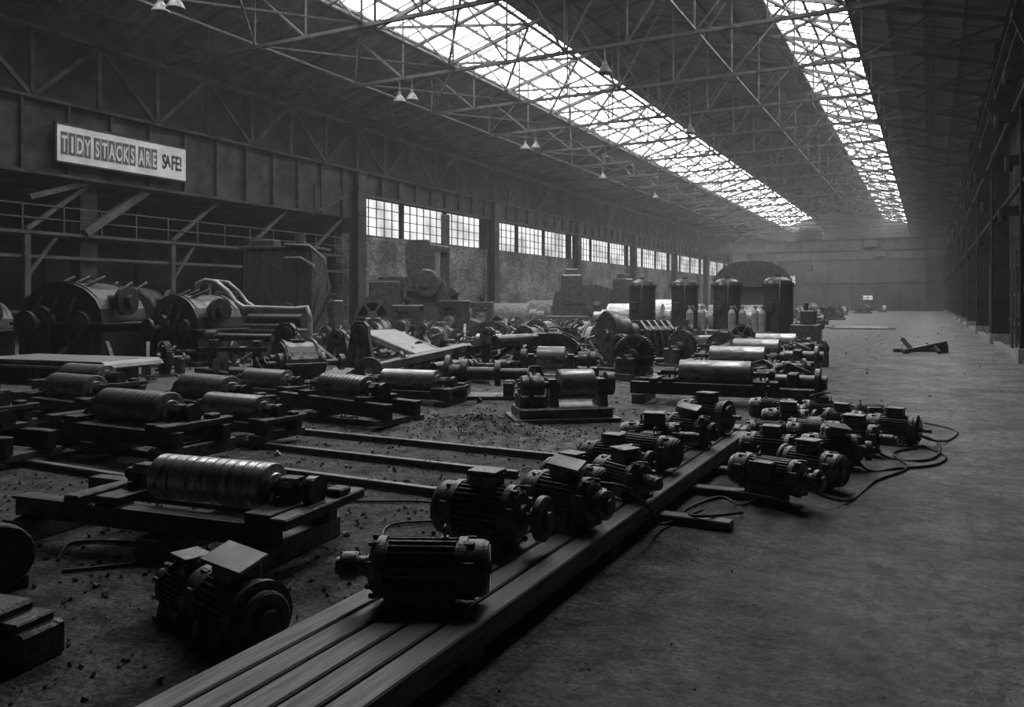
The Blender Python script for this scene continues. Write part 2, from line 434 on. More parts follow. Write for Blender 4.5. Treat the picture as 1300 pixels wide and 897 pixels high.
put('crane_runway_beam', b.mesh('crane_runway_beam', [M_COLR]))
b = B(); b.box((2.35, 75, .06), (.22, 150, .12)); put('trim_1', b.mesh('trim', [M_CONC]))
rk = B()
for k in range(5):
    rk.bar((0, k * 1.5, 0), (0, k * 1.5, 3.4), .08); rk.bar((.6, k * 1.5, 0), (.6, k * 1.5, 3.4), .08)
    for z in (.8, 1.8, 2.8):
        rk.bar((-.05, k * 1.5, z), (.65, k * 1.5, z), .06)
for z in (.85, 1.85, 2.85):
    for j in range(4): rk.cyl((.1 + j * .13, -.3, z + .05), (.1 + j * .13, 6.3, z + .05), .05, n=6)
rkm = rk.mesh('bar_rack', [M_CRANE])
for y in (27.8, 39.2, 50.6, 62, 73.4, 84.8): put('bar_rack', rkm, (2.55, y - 1.2, 0))

# end walls
b = B(); b.box(((XL + XR) / 2, YF + .2, 8.6), (36, .4, 18)); 
for k in range(9): b.box((-28 + k * 3.9, YF - .15, 6.5), (.3, .3, 13))
b.box((-13.5, YF - .15, 5.2), (34, .25, .5)); b.box((-13.5, YF - .15, 9.4), (34, .25, .5))
put('wall_far', b.mesh('wall_far', [M_WALLE]))
b = B(); b.box(((XL + XR) / 2 - 3, YN - .2, 8.6), (42, .4, 18)); put('wall_back', b.mesh('wall_back', [M_WALLD]))
for n, (x, z, w, h) in enumerate(((-24.5, 5.5, 6, 1.6), (-9.5, 2.3, 1.6, .8))):
    b = B(); b.add([(x - w / 2, YF - .32, z - h / 2), (x + w / 2, YF - .32, z - h / 2), (x + w / 2, YF - .32, z + h / 2), (x - w / 2, YF - .32, z + h / 2)], [(0, 1, 2, 3)], 1)
    k = int(w / .6)
    for i in range(k + 1): b.bar((x - w / 2 + w * i / k, YF - .35, z - h / 2), (x - w / 2 + w * i / k, YF - .35, z + h / 2), .08)
    for i in range(3): b.bar((x - w / 2, YF - .35, z - h / 2 + h * i / 2), (x + w / 2, YF - .35, z - h / 2 + h * i / 2), .08)
    put('window_%d' % (30 + n), b.mesh('window', [M_GIRD, M_WINF]))

# overhead cranes
b = B(); cy = 0
for dy in (-1.6, 1.6):
    b.box((-13.6, cy + dy, 8.9), (31.4, .5, 1.3)); b.box((-13.6, cy + dy, 9.58), (31.4, .8, .08)); b.box((-13.6, cy + dy, 8.22), (31.4, .8, .08))
    for k in range(27): b.box((-29 + k * 1.18, cy + dy - .28, 8.9), (.06, .1, 1.3))
for z in (10.2, 10.75): b.bar((-29.2, cy - 2.1, z), (2.0, cy - 2.1, z), .08)
for k in range(22):
    b.bar((-29.2 + k * 1.48, cy - 2.1, 9.6), (-29.2 + k * 1.48, cy - 2.1, 10.75), .07)
    if k < 21: b.bar((-29.2 + k * 1.48, cy - 2.1, 9.6), (-29.2 + (k + 1) * 1.48, cy - 2.1, 10.75), .06)
for x in (-28.9, 1.9): b.box((x, cy, 9.0), (.7, 5.5, .9))
b.box((-14, cy, 10.3), (3.2, 3.6, 1.1)); b.cyl((-15.3, cy, 11), (-12.7, cy, 11), .5); b.cyl((-14, cy, 9.8), (-14, cy, 6.4), .05, n=6); b.box((-14, cy, 6.1), (.7, .4, .8), ch=.1)
b.box((-22.6, cy - 1.8, 7.0), (2.2, 2.0, 2.1), m=0); b.box((-22.6, cy - 2.82, 7.3), (1.8, .03, .9), m=1)
b.box((-6.5, cy - 2.3, 8.9), (1.5, .5, .9), ch=.05)
CR = b.mesh('overhead_travelling_crane', [M_CRANE, M_LAMP])
put('overhead_travelling_crane', CR, (0, 112, 0)); put('overhead_travelling_crane', CR, (0, 136, 0))

# ------------------------------------------------------------------ electric motors
def motor(L=.5, r=.17, disc=None, tbox='top', cowl=True, shaft=.13, flange=False, n=30):
    b = B(); hz = r + .035; X0, X1 = -L / 2, L / 2
    b.cyl((X0, 0, hz), (X1, 0, hz), r * .86, n=28)
    for i in range(n):
        a = 2 * pi * i / n
        R = r * .93
        b.box((0, R * math.cos(a), hz + R * math.sin(a)), (L * .8, r * .2, .009), rot=(a, 0, 0))
    for x in (X0, X1):
        sg = 1 if x > 0 else -1
        b.lathe((x - sg * .035, 0, hz), (sg, 0, 0), [(0, r * .85), (0, r * 1.05), (.05, r * 1.05), (.055, r * .98), (.09, r * .8), (.095, r * .42), (.12, r * .4), (.12, 0)], 28)
        for i in range(8):
            a = 2 * pi * (i + .5) / 8
            b.box((x + sg * .03, r * .98 * math.cos(a), hz + r * .98 * math.sin(a)), (.07, .03, .03), rot=(a, 0, 0), ch=.005)
    if cowl:
        b.lathe((X0 - .02, 0, hz), (-1, 0, 0), [(0, r * .97), (.09, r * .97), (.12, r * .88), (.125, r * .3), (.12, 0)], 28)
        for i in range(5): b.lathe((X0 - .1445, 0, hz), (-1, 0, 0), [(0, r * (.3 + .12 * i)), (.006, r * (.31 + .12 * i)), (0, r * (.33 + .12 * i))], 24)
    b.cyl((X1, 0, hz), (X1 + .08 + shaft, 0, hz), .026, n=12, m=1)
    if flange: b.lathe((X1 + .03, 0, hz), (1, 0, 0), [(0, r * .5), (0, r * 1.15), (.03, r * 1.15), (.03, r * .85), (.06, r * .8), (.06, 0)], 28)
    if disc:
        R, t = disc; x = X1 + .06 + shaft
        b.lathe((x, 0, hz), (1, 0, 0), [(-.05, .03), (-.05, .06), (0, .06), (0, R * .92), (.01, R), (t - .01, R), (t, R * .92), (t, R * .62), (t - .015, R * .6), (t - .015, .055), (t + .03, .05), (t + .03, 0)], 30, 0)
        for i in range(6):
            a = 2 * pi * i / 6; b.cyl((x + t - .012, R * .4 * math.cos(a), hz + R * .4 * math.sin(a)), (x + t + .012, R * .4 * math.cos(a), hz + R * .4 * math.sin(a)), .014, n=6)
    for sy in (-1, 1):
        b.box((0, sy * r * .95, .015), (L * .92, r * .6, .03), ch=.005)
        b.box((0, sy * r * .78, hz * .3), (L * .84, r * .35, hz * .55), rot=(sy * .12, 0, 0), ch=.008)
        for x in (-L * .3, L * .3):
            b.box((x, sy * r * .92, hz * .36), (.05, r * .4, hz * .65), rot=(sy * .25, 0, 0))
            b.cyl((x, sy * r * 1.14, .03), (x, sy * r * 1.14, .055), .014, n=6)
    if tbox == 'top':
        b.box((0, 0, hz + r + .03), (.20, .17, .1), ch=.012); b.box((0, 0, hz + r + .09), (.215, .185, .022), ch=.005)
        b.cyl((.02, .085, hz + r + .035), (.02, .14, hz + r + .035), .024, n=10)
    elif tbox == 'side':
        b.box((.02, -r - .05, hz + r * .45), (.19, .12, .15), ch=.012); b.box((.02, -r - .115, hz + r * .45), (.2, .018, .16), ch=.005)
    elif tbox == 'lid':
        b.box((0, 0, hz + r + .03), (.20, .17, .1), ch=.012); b.box((0.03, -.03, hz + r + .1), (.26, .2, .02), rot=(.2, .15, .3), ch=.004, m=2)
    pts = [(-.13, .035 * math.cos(t * pi / 5), hz + r + .045 + .035 * math.sin(t * pi / 5)) for t in range(10)]
    b.tube(pts, .008, 6, closed=True)
    b.box((-.13, 0, hz + r), (.04, .04, .03))
    return b.mesh('electric_motor', [M_MOTOR, M_ROLL, M_PLATE])
MV = [motor(.5, .17, (.085, .1), 'back', shaft=.08, n=24), motor(.42, .19, (.15, .06), 'top', shaft=.12), motor(.42, .17, (.11, .07), 'lid', shaft=.05),
      motor(.4, .16, None, 'top', flange=True), motor(.46, .15, (.1, .05), 'side', shaft=.1), motor(.36, .14, (.06, .12), 'top', shaft=.03),
      motor(.34, .15, (.13, .05), 'lid', shaft=.0, flange=True)]
for (x, y, z, v, a, s) in [
    (-2.24, 3.32, .2, 0, 205, .84), (-2.42, 4.28, .2, 1, 2, .9), (-2.17, 4.92, .2, 2, -14, .88), (-2.38, 5.52, .2, 3, 170, .8), (-2.08, 5.85, .2, 5, -30, .9),
    (-2.32, 6.25, .2, 1, -8, .78), (-2.28, 6.9, .2, 4, 172, .9), (-2.38, 7.55, .2, 5, 12, 1.0), (-2.22, 8.2, .2, 2, -20, .85), (-2.26, 9.15, .2, 3, -15, 1.0),
    (-1.17, 6.95, .07, 4, -18, .95), (-.98, 7.75, .0, 3, 160, .95), (-1.42, 8.4, 0, 1, -5, .85), (-.86, 8.75, 0, 2, 12, .9),
    (-1.62, 9.5, 0, 0, 190, .85), (-.74, 9.65, 0, 5, -10, 1.05), (-1.22, 9.95, 0, 4, 175, .9), (-.36, 10.55, 0, 3, -10, .95), (-.98, 10.85, 0, 1, 165, .8),
    (-1.6, 10.7, 0, 5, 5, 1.0), (-1.3, 11.6, 0, 2, 185, .9), (-.72, 11.75, 0, 4, 20, .9), (-1.95, 11.75, 0, 0, 3, .85),
    (-3.06, 2.88, .0, 6, -14, 1.0), (-3.5, 2.98, 0, 5, 165, .85)]:
    put('electric_motor', MV[v], (x, y, z), D(a), sc=s)

# ------------------------------------------------------------------ plank skid, rails, sleepers
b = B()
for k in range(5):
    x = -2.615 + .07 + k * .156
    b.box((x, 5.35 + .03 * (k % 2), .135), (.138, 9.0, .13), ch=.008)
for y in (1.3, 3.2, 5.1): b.box((-2.235, y, .035), (.74, .16, .069))
put('timber_skid', b.mesh('timber_skid', [M_DECK]))
sl = [(6.0, -3.1, -1.3), (7.02, -3.0, -1.05), (7.92, -3.2, -1.35), (9.04, -3.0, -1.15)]
for y, x0, x1 in sl:
    b = B(); b.box(((x0 + x1) / 2, 0, .034), (x1 - x0, .13, .067), ch=.008); put('timber_sleeper', b.mesh('timber_sleeper', [M_TIMBER]), (0, y, 0))
for y, x0, x1 in ((5.85, -11.5, -3.64), (6.8, -8.3, -3.5), (7.76, -11, -3.3), (8.75, -10.5, -6.2), (4.95, -12, -6.3)):
    b = B(); L = x1 - x0; c = (x0 + x1) / 2
    b.box((c, 0, .008), (L, .12, .016)); b.box((c, 0, .035), (L, .03, .05)); b.box((c, 0, .06), (L, .075, .022), ch=.005)
    put('ground_rail', b.mesh('ground_rail', [M_RAIL]), (0, y, 0))

# ------------------------------------------------------------------ roller stands
def roller(Lr=1.0, r=.17, FL=1.8, W=.55, bh=.16, base=.14, bright=False, coup=True, groove=True, cross=True, tail=0.0):
    b = B(); zt = base + bh; zc = zt + .14; mr = 3 if bright else 2
    for sy in (-1, 1):
        b.box((-tail / 2, sy * W / 2, base + bh / 2), (FL + tail, .11, bh), ch=.008)
        b.box((-tail / 2, sy * (W / 2 + .05), base + bh - .012), (FL + tail, .05, .02))
    if base > 0:
        for x in (-FL / 2 + .15 - tail, -FL * .1, FL / 2 - .15): b.box((x, 0, base / 2), (.2, W + .35, base), m=1, ch=.01)
    prof = [(0, 0), (0, r * .55), (.01, r * .6), (.02, r * .97), (.03, r)]
    if groove:
        k = 11
        for i in range(1, k):
            t = .03 + (Lr - .06) * i / k
            prof += [(t - .008, r), (t - .004, r * .965), (t + .004, r * .965), (t + .008, r)]
    prof += [(Lr - .03, r), (Lr - .02, r * .97), (Lr - .01, r * .6), (Lr, r * .55), (Lr, 0)]
    b.lathe((-Lr / 2, 0, zc), (1, 0, 0), prof, 36, mr)
    b.cyl((-Lr / 2 - .3, 0, zc), (Lr / 2 + .32, 0, zc), .045, n=14, m=0)
    for sx in (-1, 1):
        x = sx * (Lr / 2 + .13)
        b.box((x, 0, zt + .03), (.2, W + .12, .06), ch=.006)
        b.ext([(-.19, 0), (.19, 0), (.17, .06), (.12, .1), (.1, .17), (.05, .22), (-.05, .22), (-.1, .17), (-.12, .1), (-.17, .06)], (x, 0, zt), (0, 1, 0), (0, 0, 1), .13)
        for sy in (-1, 1): b.cyl((x, sy * .155, zt + .06), (x, sy * .155, zt + .12), .018, n=6)
        if cross:
            b.box((x + sx * .22, 0, zt + .035), (.13, W + .3, .07), ch=.01, m=0)
            b.box((x + sx * .22, W * .35, zt + .095), (.12, .14, .05), ch=.01, m=0)
    if coup: b.lathe((Lr / 2 + .24, 0, zc), (1, 0, 0), [(0, 0), (0, .07), (.03, .1), (.1, .1), (.1, 0)], 18)
    return b.mesh('roller_stand', [M_BLACK, M_TIMBER, M_ROLL, M_ROLLW])
R1 = roller(1.0, .16, 1.5, .62, .15, .15, bright=True, tail=.75)
put('roller_stand', R1, (-4.42, 3.98, 0), D(7))
RA = roller(1.05, .2, 2.0, .6, .16, .14); RBk = roller(1.1, .2, 1.9, .55, .14, .1, groove=False); RC = roller(1.0, .17, 2.4, .5, .2, .08, cross=False)
zz = .072
for (me, x, y, z, a, s) in [(RA, -7.7, 5.85, zz, 0, 1.02), (RA, -10.6, 7.05, zz, -3, .95), (RBk, -9.15, 8.1, zz, -8, 1), (RBk, -11.2, 5.85, zz, 4, 1),
                          (RC, -9.3, 4.85, zz, 5, .95), (RBk, -7.55, 7.1, zz, 0, .85), (RC, -7.35, 8.95, zz, -12, 1.0), (RBk, -7.75, 11.1, 0, 5, .95),
                          (RA, -12.6, 8.6, 0, 0, 1), (RC, -13.2, 6.9, 0, 3, 1), (RBk, -10.2, 10.3, 0, -3, .9)]:
    put('roller_stand', me, (x, y, z), D(a), sc=s)
R10 = roller(1.2, .215, 2.0, .7, .2, .16, groove=False, tail=.35)
put('roller_stand', R10, (-3.15, 13.3, 0), D(6))
for (x, y, a) in ((-3.9, 18.6, 4), (-4.2, 22.5, 0), (-4.35, 26.5, 6)):
    put('roller_stand', RBk, (x, y, 0), D(a), sc=1.15)
b = B()
b.box((0, 0, .15), (.6, .35, .3), ch=.02); b.cyl((-.35, 0, .38), (.35, 0, .38), .1); b.lathe((.2, 0, .38), (1, 0, 0), [(0, 0), (0, .2), (.06, .2), (.06, 0)], 20)
b.box((-.1, 0, .38), (.16, .3, .26), ch=.02); b.tube([(-.3, .1, .3), (-.4, .2, .55), (-.2, .25, .62), (.1, .2, .5)], .02, 6)
GB = b.mesh('gear_drive', [M_STEEL])
for (x, y, a, s) in ((-1.8, 13.3, 0, 1.1), (-2.4, 16.4, 20, 1), (-2.6, 14.8, -20, 1), (-2.5, 18.9, 0, 1.2), (-2.7, 22, 40, 1.2)): put('gear_drive', GB, (x, y, 0), D(a), sc=s)

# ------------------------------------------------------------------ scrap machine parts
def gear_prof(r, t, d):
    p = []
    for i in range(t):
        a = 2 * pi * i / t; w = 2 * pi / t
        for f, q in ((0, r), (.28, r), (.4, r - d), (.85, r - d)): p.append((q * math.cos(a + f * w), q * math.sin(a + f * w)))
    return p
def v_gear():
    b = B(); r = .5
    b.ext(gear_prof(r, 44, .04), (0, 0, r), (1, 0, 0), (0, 0, 1), .16)
    b.lathe((0, -.22, r), (0, 1, 0), [(0, .06), (0, .15), (.14, .17), (.14, .4), (.145, .42), (.3, .42), (.3, .17), (.44, .15), (.44, .06), (0, .06)], 28)
    for i in range(6):
        a = i * pi / 3
        b.bar((.15 * math.cos(a), -.1, r + .15 * math.sin(a)), (.42 * math.cos(a), -.1, r + .42 * math.sin(a)), .06)
    b.cyl((0, -.6, r), (0, .5, r), .06); b.box((0, .42, .25), (.5, .16, .5), ch=.03); b.box((0, -.5, .25), (.45, .14, .5), ch=.03)
    b.box((0, 0, .03), (.9, 1.2, .06))
    return b.mesh('gear_wheel', [M_STEEL])
def arch(w, h, n=10):
    p = [(-w / 2, 0), (w / 2, 0), (w / 2, h - w / 2 * .75)]
    for i in range(1, n): a = pi * i / n; p.append((w / 2 * math.cos(a), h - w / 2 * .75 + w / 2 * .75 * math.sin(a)))
    p.append((-w / 2, h - w / 2 * .75)); return p
def gearbox(w=1.5, h=1.15, t=.8, mats=None):
    b = B()
    b.box((0, 0, .07), (w * 1.15, t * 1.25, .14), ch=.02)
    b.ext(arch(w, h - .1), (0, 0, .1), (1, 0, 0), (0, 0, 1), t)
    b.ext(arch(w * .98, h * .99), (0, t * .42, .06), (1, 0, 0), (0, 0, 1), .05); b.ext(arch(w * .98, h * .99), (0, -t * .42, .06), (1, 0, 0), (0, 0, 1), .05)
    b.box((0, 0, h * .5), (w * 1.14, t * 1.16, .07), ch=.01)
    for i in range(7):
        x = -w * .5 + w * i / 6
        for sy in (-1, 1): b.cyl((x, sy * t * .54, h * .5 + .03), (x, sy * t * .54, h * .5 + .09), .025, n=6)
    for x, r in ((-w * .22, w * .17), (w * .25, w * .12)):
        b.lathe((x, -t / 2 - .14, h * .5), (0, 1, 0), [(0, 0), (0, r * .5), (.03, r * .8), (.03, r), (.12, r * 1.05), (.15, r * 1.05)], 22)
        b.lathe((x, t / 2 + .14, h * .5), (0, -1, 0), [(0, 0), (0, r * .5), (.03, r * .8), (.03, r), (.12, r * 1.05), (.15, r * 1.05)], 22)
    b.cyl((-w * .22, -t / 2 - .45, h * .5), (-w * .22, t / 2 + .3, h * .5), w * .05)
    b.lathe((-w * .22, -t / 2 - .45, h * .5), (0, -1, 0), [(0, 0), (0, w * .13), (.1, w * .13), (.1, 0)], 20)
    for x in (-w * .4, -w * .1, w * .15, w * .4): b.box((x, -t * .52, h * .25), (.05, .1, h * .4)); b.box((x, t * .52, h * .25), (.05, .1, h * .4))
    b.box((0, 0, h + .01), (.3, .26, .07), ch=.01)
    b.tube([(.22 * math.cos(t_ * pi / 6), 0, h + .05 + .12 * math.sin(t_ * pi / 6)) for t_ in range(7)], .018, 6)
    return b
def pedestal(h=1.0):
    b = B()
    b.ext([(-.55, 0), (.55, 0), (.55, .12), (.32, .2), (.22, h * .7), (.2, h * .9), (.1, h), (-.1, h), (-.2, h * .9), (-.22, h * .7), (-.32, .2), (-.55, .12)], (0, 0, 0), (1, 0, 0), (0, 0, 1), .2)
    for s in (-1, 1): b.lathe((0, s * .1, h * .8), (0, s, 0), [(0, .17), (.07, .17), (.08, .14), (.08, .07), (-.02, .07)], 20)
    b.box((0, 0, .04), (1.25, .5, .08), ch=.01)
    for s in (-1, 1): b.ext([(0, 0), (.22, 0), (0, h * .55)], (0, s * .1, .08), (0, s, 0), (0, 0, 1), .06)
    return b
def v_shaft():
    b = B(); z = .42
    b.cyl((-1.1, 0, z), (1.1, 0, z), .075)
    for x, r, t in ((-1.1, .2, .1), (-.95, .2, .09), (-.2, .13, .35), (.75, .34, .07), (.95, .16, .2)): b.lathe((x, 0, z), (1, 0, 0), [(0, 0), (0, r * .9), (.01, r), (t, r), (t, 0)], 26)
    for i in range(8):
        a = i * pi / 4; b.cyl((.73, .26 * math.cos(a), z + .26 * math.sin(a)), (.85, .26 * math.cos(a), z + .26 * math.sin(a)), .022, n=6)
    for x in (-.65, .45):
        b.ext([(-.28, 0), (.28, 0), (.24, .1), (.15, .3), (.12, z + .08), (-.12, z + .08), (-.15, .3), (-.24, .1)], (x, 0, 0), (0, 1, 0), (0, 0, 1), .16)
    return b.mesh('drive_shaft', [M_STEEL])
def v_ramp():
    b = B()
    b.ext([(-1.2, .2), (1.1, .7), (1.2, .68), (1.25, .6), (-1.15, .08)], (0, 0, 0), (1, 0, 0), (0, 0, 1), 1.1, m=1)
    for sy in (-.5, .5):
        b.bar((-1.2, sy, .14), (1.2, sy, .63), .08, .16); b.bar((.9, sy, 0), (.9, sy, .6), .1); b.bar((-.9, sy, 0), (-.9, sy, .16), .12); b.bar((.1, sy, 0), (.8, sy, .5), .07)
    b.cyl((1.2, -.6, .6), (1.2, .6, .6), .1)
    for i in range(4): b.cyl((-1.0 + i * .1, -.55, .06), (-1.0 + i * .1, .55, .06), .045, n=8)
    return b.mesh('conveyor_chute', [M_STEEL, M_PLATE])
def v_pipes():
    b = B()
    def arcp(c, r, a0, a1, n=10): return [(c[0] + r * math.cos(a0 + (a1 - a0) * i / n), c[1], c[2] + r * math.sin(a0 + (a1 - a0) * i / n)) for i in range(n + 1)]
    b.tube([(-.9, 0, .14)] + arcp((.2, 0, .64), .5, -pi / 2, pi * .1), .13, 14)
    b.lathe((-.9, 0, .14), (-1, 0, 0), [(0, .12), (0, .2), (.05, .2), (.05, .1), (0, .1)], 18)
    b.tube([(-.7, .5, .1), (.4, .45, .1), (.7, .4, .3), (.75, .4, .8)], .07, 10); b.lathe((.75, .4, .8), (0, 0, 1), [(0, .08), (0, .15), (.05, .15), (.05, 0)], 14)
    b.box((.1, -.45, .12), (1.3, .22, .24), ch=.02); b.cyl((-.4, -.45, .3), (.5, -.45, .3), .1)
    b.box((-.2, .15, .4), (.5, .4, .3), rot=(.2, .3, .4), ch=.03)
    return b.mesh('pipework', [M_STEEL])
def v_coup():
    b = B()
    b.lathe((-.35, 0, .4), (1, 0, 0), [(0, 0), (0, .1), (.03, .12), (.03, .38), (.05, .4), (.14, .4), (.15, .28), (.5, .27), (.5, .36), (.6, .36), (.6, .12), (.72, .12), (.72, 0)], 30, 0)
    for i in range(10):
        a = i * pi / 5; b.cyl((-.35, .31 * math.cos(a), .4 + .31 * math.sin(a)), (-.29, .31 * math.cos(a), .4 + .31 * math.sin(a)), .025, n=6)
    for x in (-.1, .15): b.box((x, 0, .06), (.1, .8, .12), ch=.01)
    b.box((.1, .62, .18), (.7, .25, .36), ch=.03); b.box((.2, .62, .4), (.3, .3, .08), ch=.01)
    return b.mesh('flanged_coupling', [M_STEEL])
def housing(w=1.3, h=1.5, t=.5):
    b = B(); q = w * .26
    for sx in (-1, 1): b.box((sx * (w / 2 - q / 2), 0, h / 2), (q, t, h), ch=.04)
    b.box((0, 0, h - .17), (w, t * 1.05, .34), ch=.05); b.box((0, 0, .14), (w * 1.2, t * 1.2, .28), ch=.03)
    b.cyl((0, 0, h), (0, 0, h + .3), .14); b.lathe((0, 0, h + .2), (0, 0, 1), [(0, 0), (0, .26), (.1, .26), (.1, 0)], 20)
    b.cyl((0, -t * .8, h * .4), (0, t * .8, h * .4), w * .2, n=24, m=1); b.box((0, 0, h * .4), (w * .5, t * .8, w * .46), ch=.03)
    b.box((0, 0, h * .68), (w * .46, t * .7, .2), ch=.02); b.cyl((0, 0, h * .7), (0, 0, h - .2), .09)
    return b
def v_segment():
    b = B(); n = 20; p = []
    for i in range(n + 1): a = pi * .06 + pi * .8 * i / n; p.append((.9 * math.cos(a), .9 * math.sin(a)))
    for i in range(n, -1, -1): a = pi * .06 + pi * .8 * i / n; p.append((.68 * math.cos(a), .68 * math.sin(a)))
    b.ext(p, (0, 0, -.05), (1, 0, 0), (0, 0, 1), .3); b.ext([(x * 1.06, y * 1.06) for x, y in p], (0, .17, -.05), (1, 0, 0), (0, 0, 1), .05); b.ext([(x * 1.06, y * 1.06) for x, y in p], (0, -.17, -.05), (1, 0, 0), (0, 0, 1), .05)
    b.box((0, 0, .06), (2.0, .6, .12), ch=.01); b.box((.2, .5, .15), (1.2, .3, .3), ch=.03); b.cyl((-.5, .5, .4), (.9, .5, .4), .1)
    return b.mesh('bearing_shell', [M_STEEL])
SV = [('gear_wheel', v_gear()), ('gearbox', gearbox(1.3, .9, .75).mesh('gearbox', [M_STEEL])), ('pedestal_bearing', pedestal(.9).mesh('pedestal_bearing', [M_STEEL])),
      ('drive_shaft', v_shaft()), ('conveyor_chute', v_ramp()), ('roller_stand', RBk), ('pipework', v_pipes()), ('flanged_coupling', v_coup()),
      ('roll_housing', housing().mesh('roll_housing', [M_STEEL, M_ROLL])), ('electric_motor', MV[1]), ('bearing_shell', v_segment())]
keep = [(-12.7, 13.4, 1.4), (-12.5, 15.7, 1.2), (-10.3, 17.0, 1.9), (-7.3, 21.6, 1.9), (-4.64, 10.5, 1), (-6.9, 12.2, 1.3), (-24.5, 37, 4.5), (-20.5, 46, 4), (-6.1, 37.5, 2),
        (-8.8, 38.5, 3), (-10.9, 39.5, 2), (-12.9, 39.5, 2), (-6.5, 14.6, 1.5), (-23.5, 24, 3.6), (-20, 14, 3), (-17.5, 17, 2.6), (-14, 19.6, 1.9), (-14.3, 14, 1.6), (-14.5, 43.5, 3.5), (-9.5, 45, 3), (-18.6, 18.6, 2.2)]
y = 12.6; row = 0
while y < 46:
    x = -5.6 - (1.0 if row % 2 else 0) - (0.0 if y > 15 else 1.5)
    xmin = -25 if y > 20 else -17
    while x > xmin:
        px = x + rnd.uniform(-.3, .3); py = y + rnd.uniform(-.3, .3)
        if all((px - a) ** 2 + (py - c) ** 2 > (r * .9) ** 2 for a, c, r in keep) and not (py > 29 and px > -9.5 and py < 37):
            w = [3, 4, 4, 6, 4, 2, 5, 5, (3 if (px < -15 and y > 24) else 0), 2, 4]
            i = rnd.choices(range(11), w)[0]; nm, me = SV[i]
            s = {9: 1.7, 8: rnd.uniform(.8, 1.2), 5: .95}.get(i, rnd.uniform(.78, 1.05))
            put(nm, me, (px, py, 0), rnd.uniform(-.6, .6) + rnd.choice((0, 0, pi / 2, pi)), sc=s)
        x -= 2.1
    y += 2.0 + max(0, y - 20) * .02; row += 1
for k in range(34):
    nm, me = SV[rnd.choice((0, 1, 3, 6, 7, 10, 5))]
    x = rnd.uniform(-26, -6.0); yb = 56 + (k % 17) * 5.3 + rnd.uniform(-1, 1)
    put(nm, me, (x, yb, 0), rnd.uniform(0, 3), sc=rnd.uniform(1.1, 1.7))
# loose bars, pipes, plates and flanges lying between the machines
b = B()
for k in range(300):
    y_ = rnd.uniform(12.5, 36); x_ = rnd.uniform(-21, -5.8 if y_ < 29 else -9)
    if y_ < 15 and x_ > -8.5: x_ -= 3
    a = rnd.uniform(0, pi); L = rnd.uniform(.4, 1.3); dx, dy = math.cos(a) * L / 2, math.sin(a) * L / 2
    z0, z1 = rnd.uniform(.04, .15), rnd.choice((.08, .1, rnd.uniform(.2, .8)))
    t = rnd.random()
    if t < .35: b.cyl((x_ - dx, y_ - dy, z0), (x_ + dx, y_ + dy, z1), rnd.uniform(.03, .09), n=10)
    elif t < .6: b.bar((x_ - dx, y_ - dy, z0), (x_ + dx, y_ + dy, z1), rnd.uniform(.06, .16), rnd.uniform(.04, .14))
    elif t < .8: b.box((x_, y_, .1), (L * .7, L * .4, .05), rot=(rnd.uniform(-.2, .2), rnd.uniform(-.2, .2), a), m=1 if rnd.random() < .4 else 0)
    else:
        r = rnd.uniform(.12, .32); q = Vector((dx, dy, rnd.uniform(-.2, .2))).normalized()
        b.lathe((x_, y_, r), q, [(0, r * .3), (0, r), (.05, r), (.05, r * .6), (.16, r * .5), (.16, r * .3), (0, r * .3)], 20)
put('scrap_metal_heap', b.mesh('scrap_metal_heap', [M_STEEL, M_PLATE]))

# hero pieces
PB = pedestal(1.15).mesh('pedestal_bearing', [M_STEEL])
put('pedestal_bearing', PB, (-12.7, 13.4, 0), D(25), sc=1.05)
put('pedestal_bearing', PB, (-12.3, 15.5, 0), D(20), sc=1.05)
b = B(); b.cyl((-.9, 0, .85), (1.0, 0, .85), .09); b.lathe((-.9, 0, .85), (1, 0, 0), [(0, 0), (0, .16), (.3, .16), (.3, 0)]); 
for x in (-.6, .7): b.box((x, 0, .4), (.25, .4, .8), ch=.03)
b.box((0, 0, .06), (2.0, .7, .12), ch=.01); b.bar((-1, -.2, .55), (1.1, -.25, .6), .1)
put('drive_shaft', b.mesh('drive_shaft', [M_STEEL]), (-14.4, 13.6, 0), D(5))
put('conveyor_chute', SV[4][1], (-10.2, 17.0, 0), D(-10), sc=1.3)
put('conveyor_chute', SV[4][1], (-14.0, 19.6, 0), D(160), sc=1.15)
b = B(); z = .42
b.lathe((-.75, 0, z), (1, 0, 0), [(0, 0), (0, .09), (.02, .1), (.02, .3), (.035, .33), (.12, .33), (.12, .16), (.3, .16), (.3, .26), (.42, .26), (.42, .12), (.9, .12), (.9, .22), (1.0, .22), (1.0, .1), (1.5, .1), (1.5, 0)], 30)
for x in (-.4, .4): b.box((x, 0, .15), (.18, .6, .3), ch=.02)
b.box((.1, 0, .03), (1.4, .7, .06))
put('flanged_coupling', b.mesh('flanged_coupling', [M_STEEL]), (-6.9, 12.2, 0), D(25))
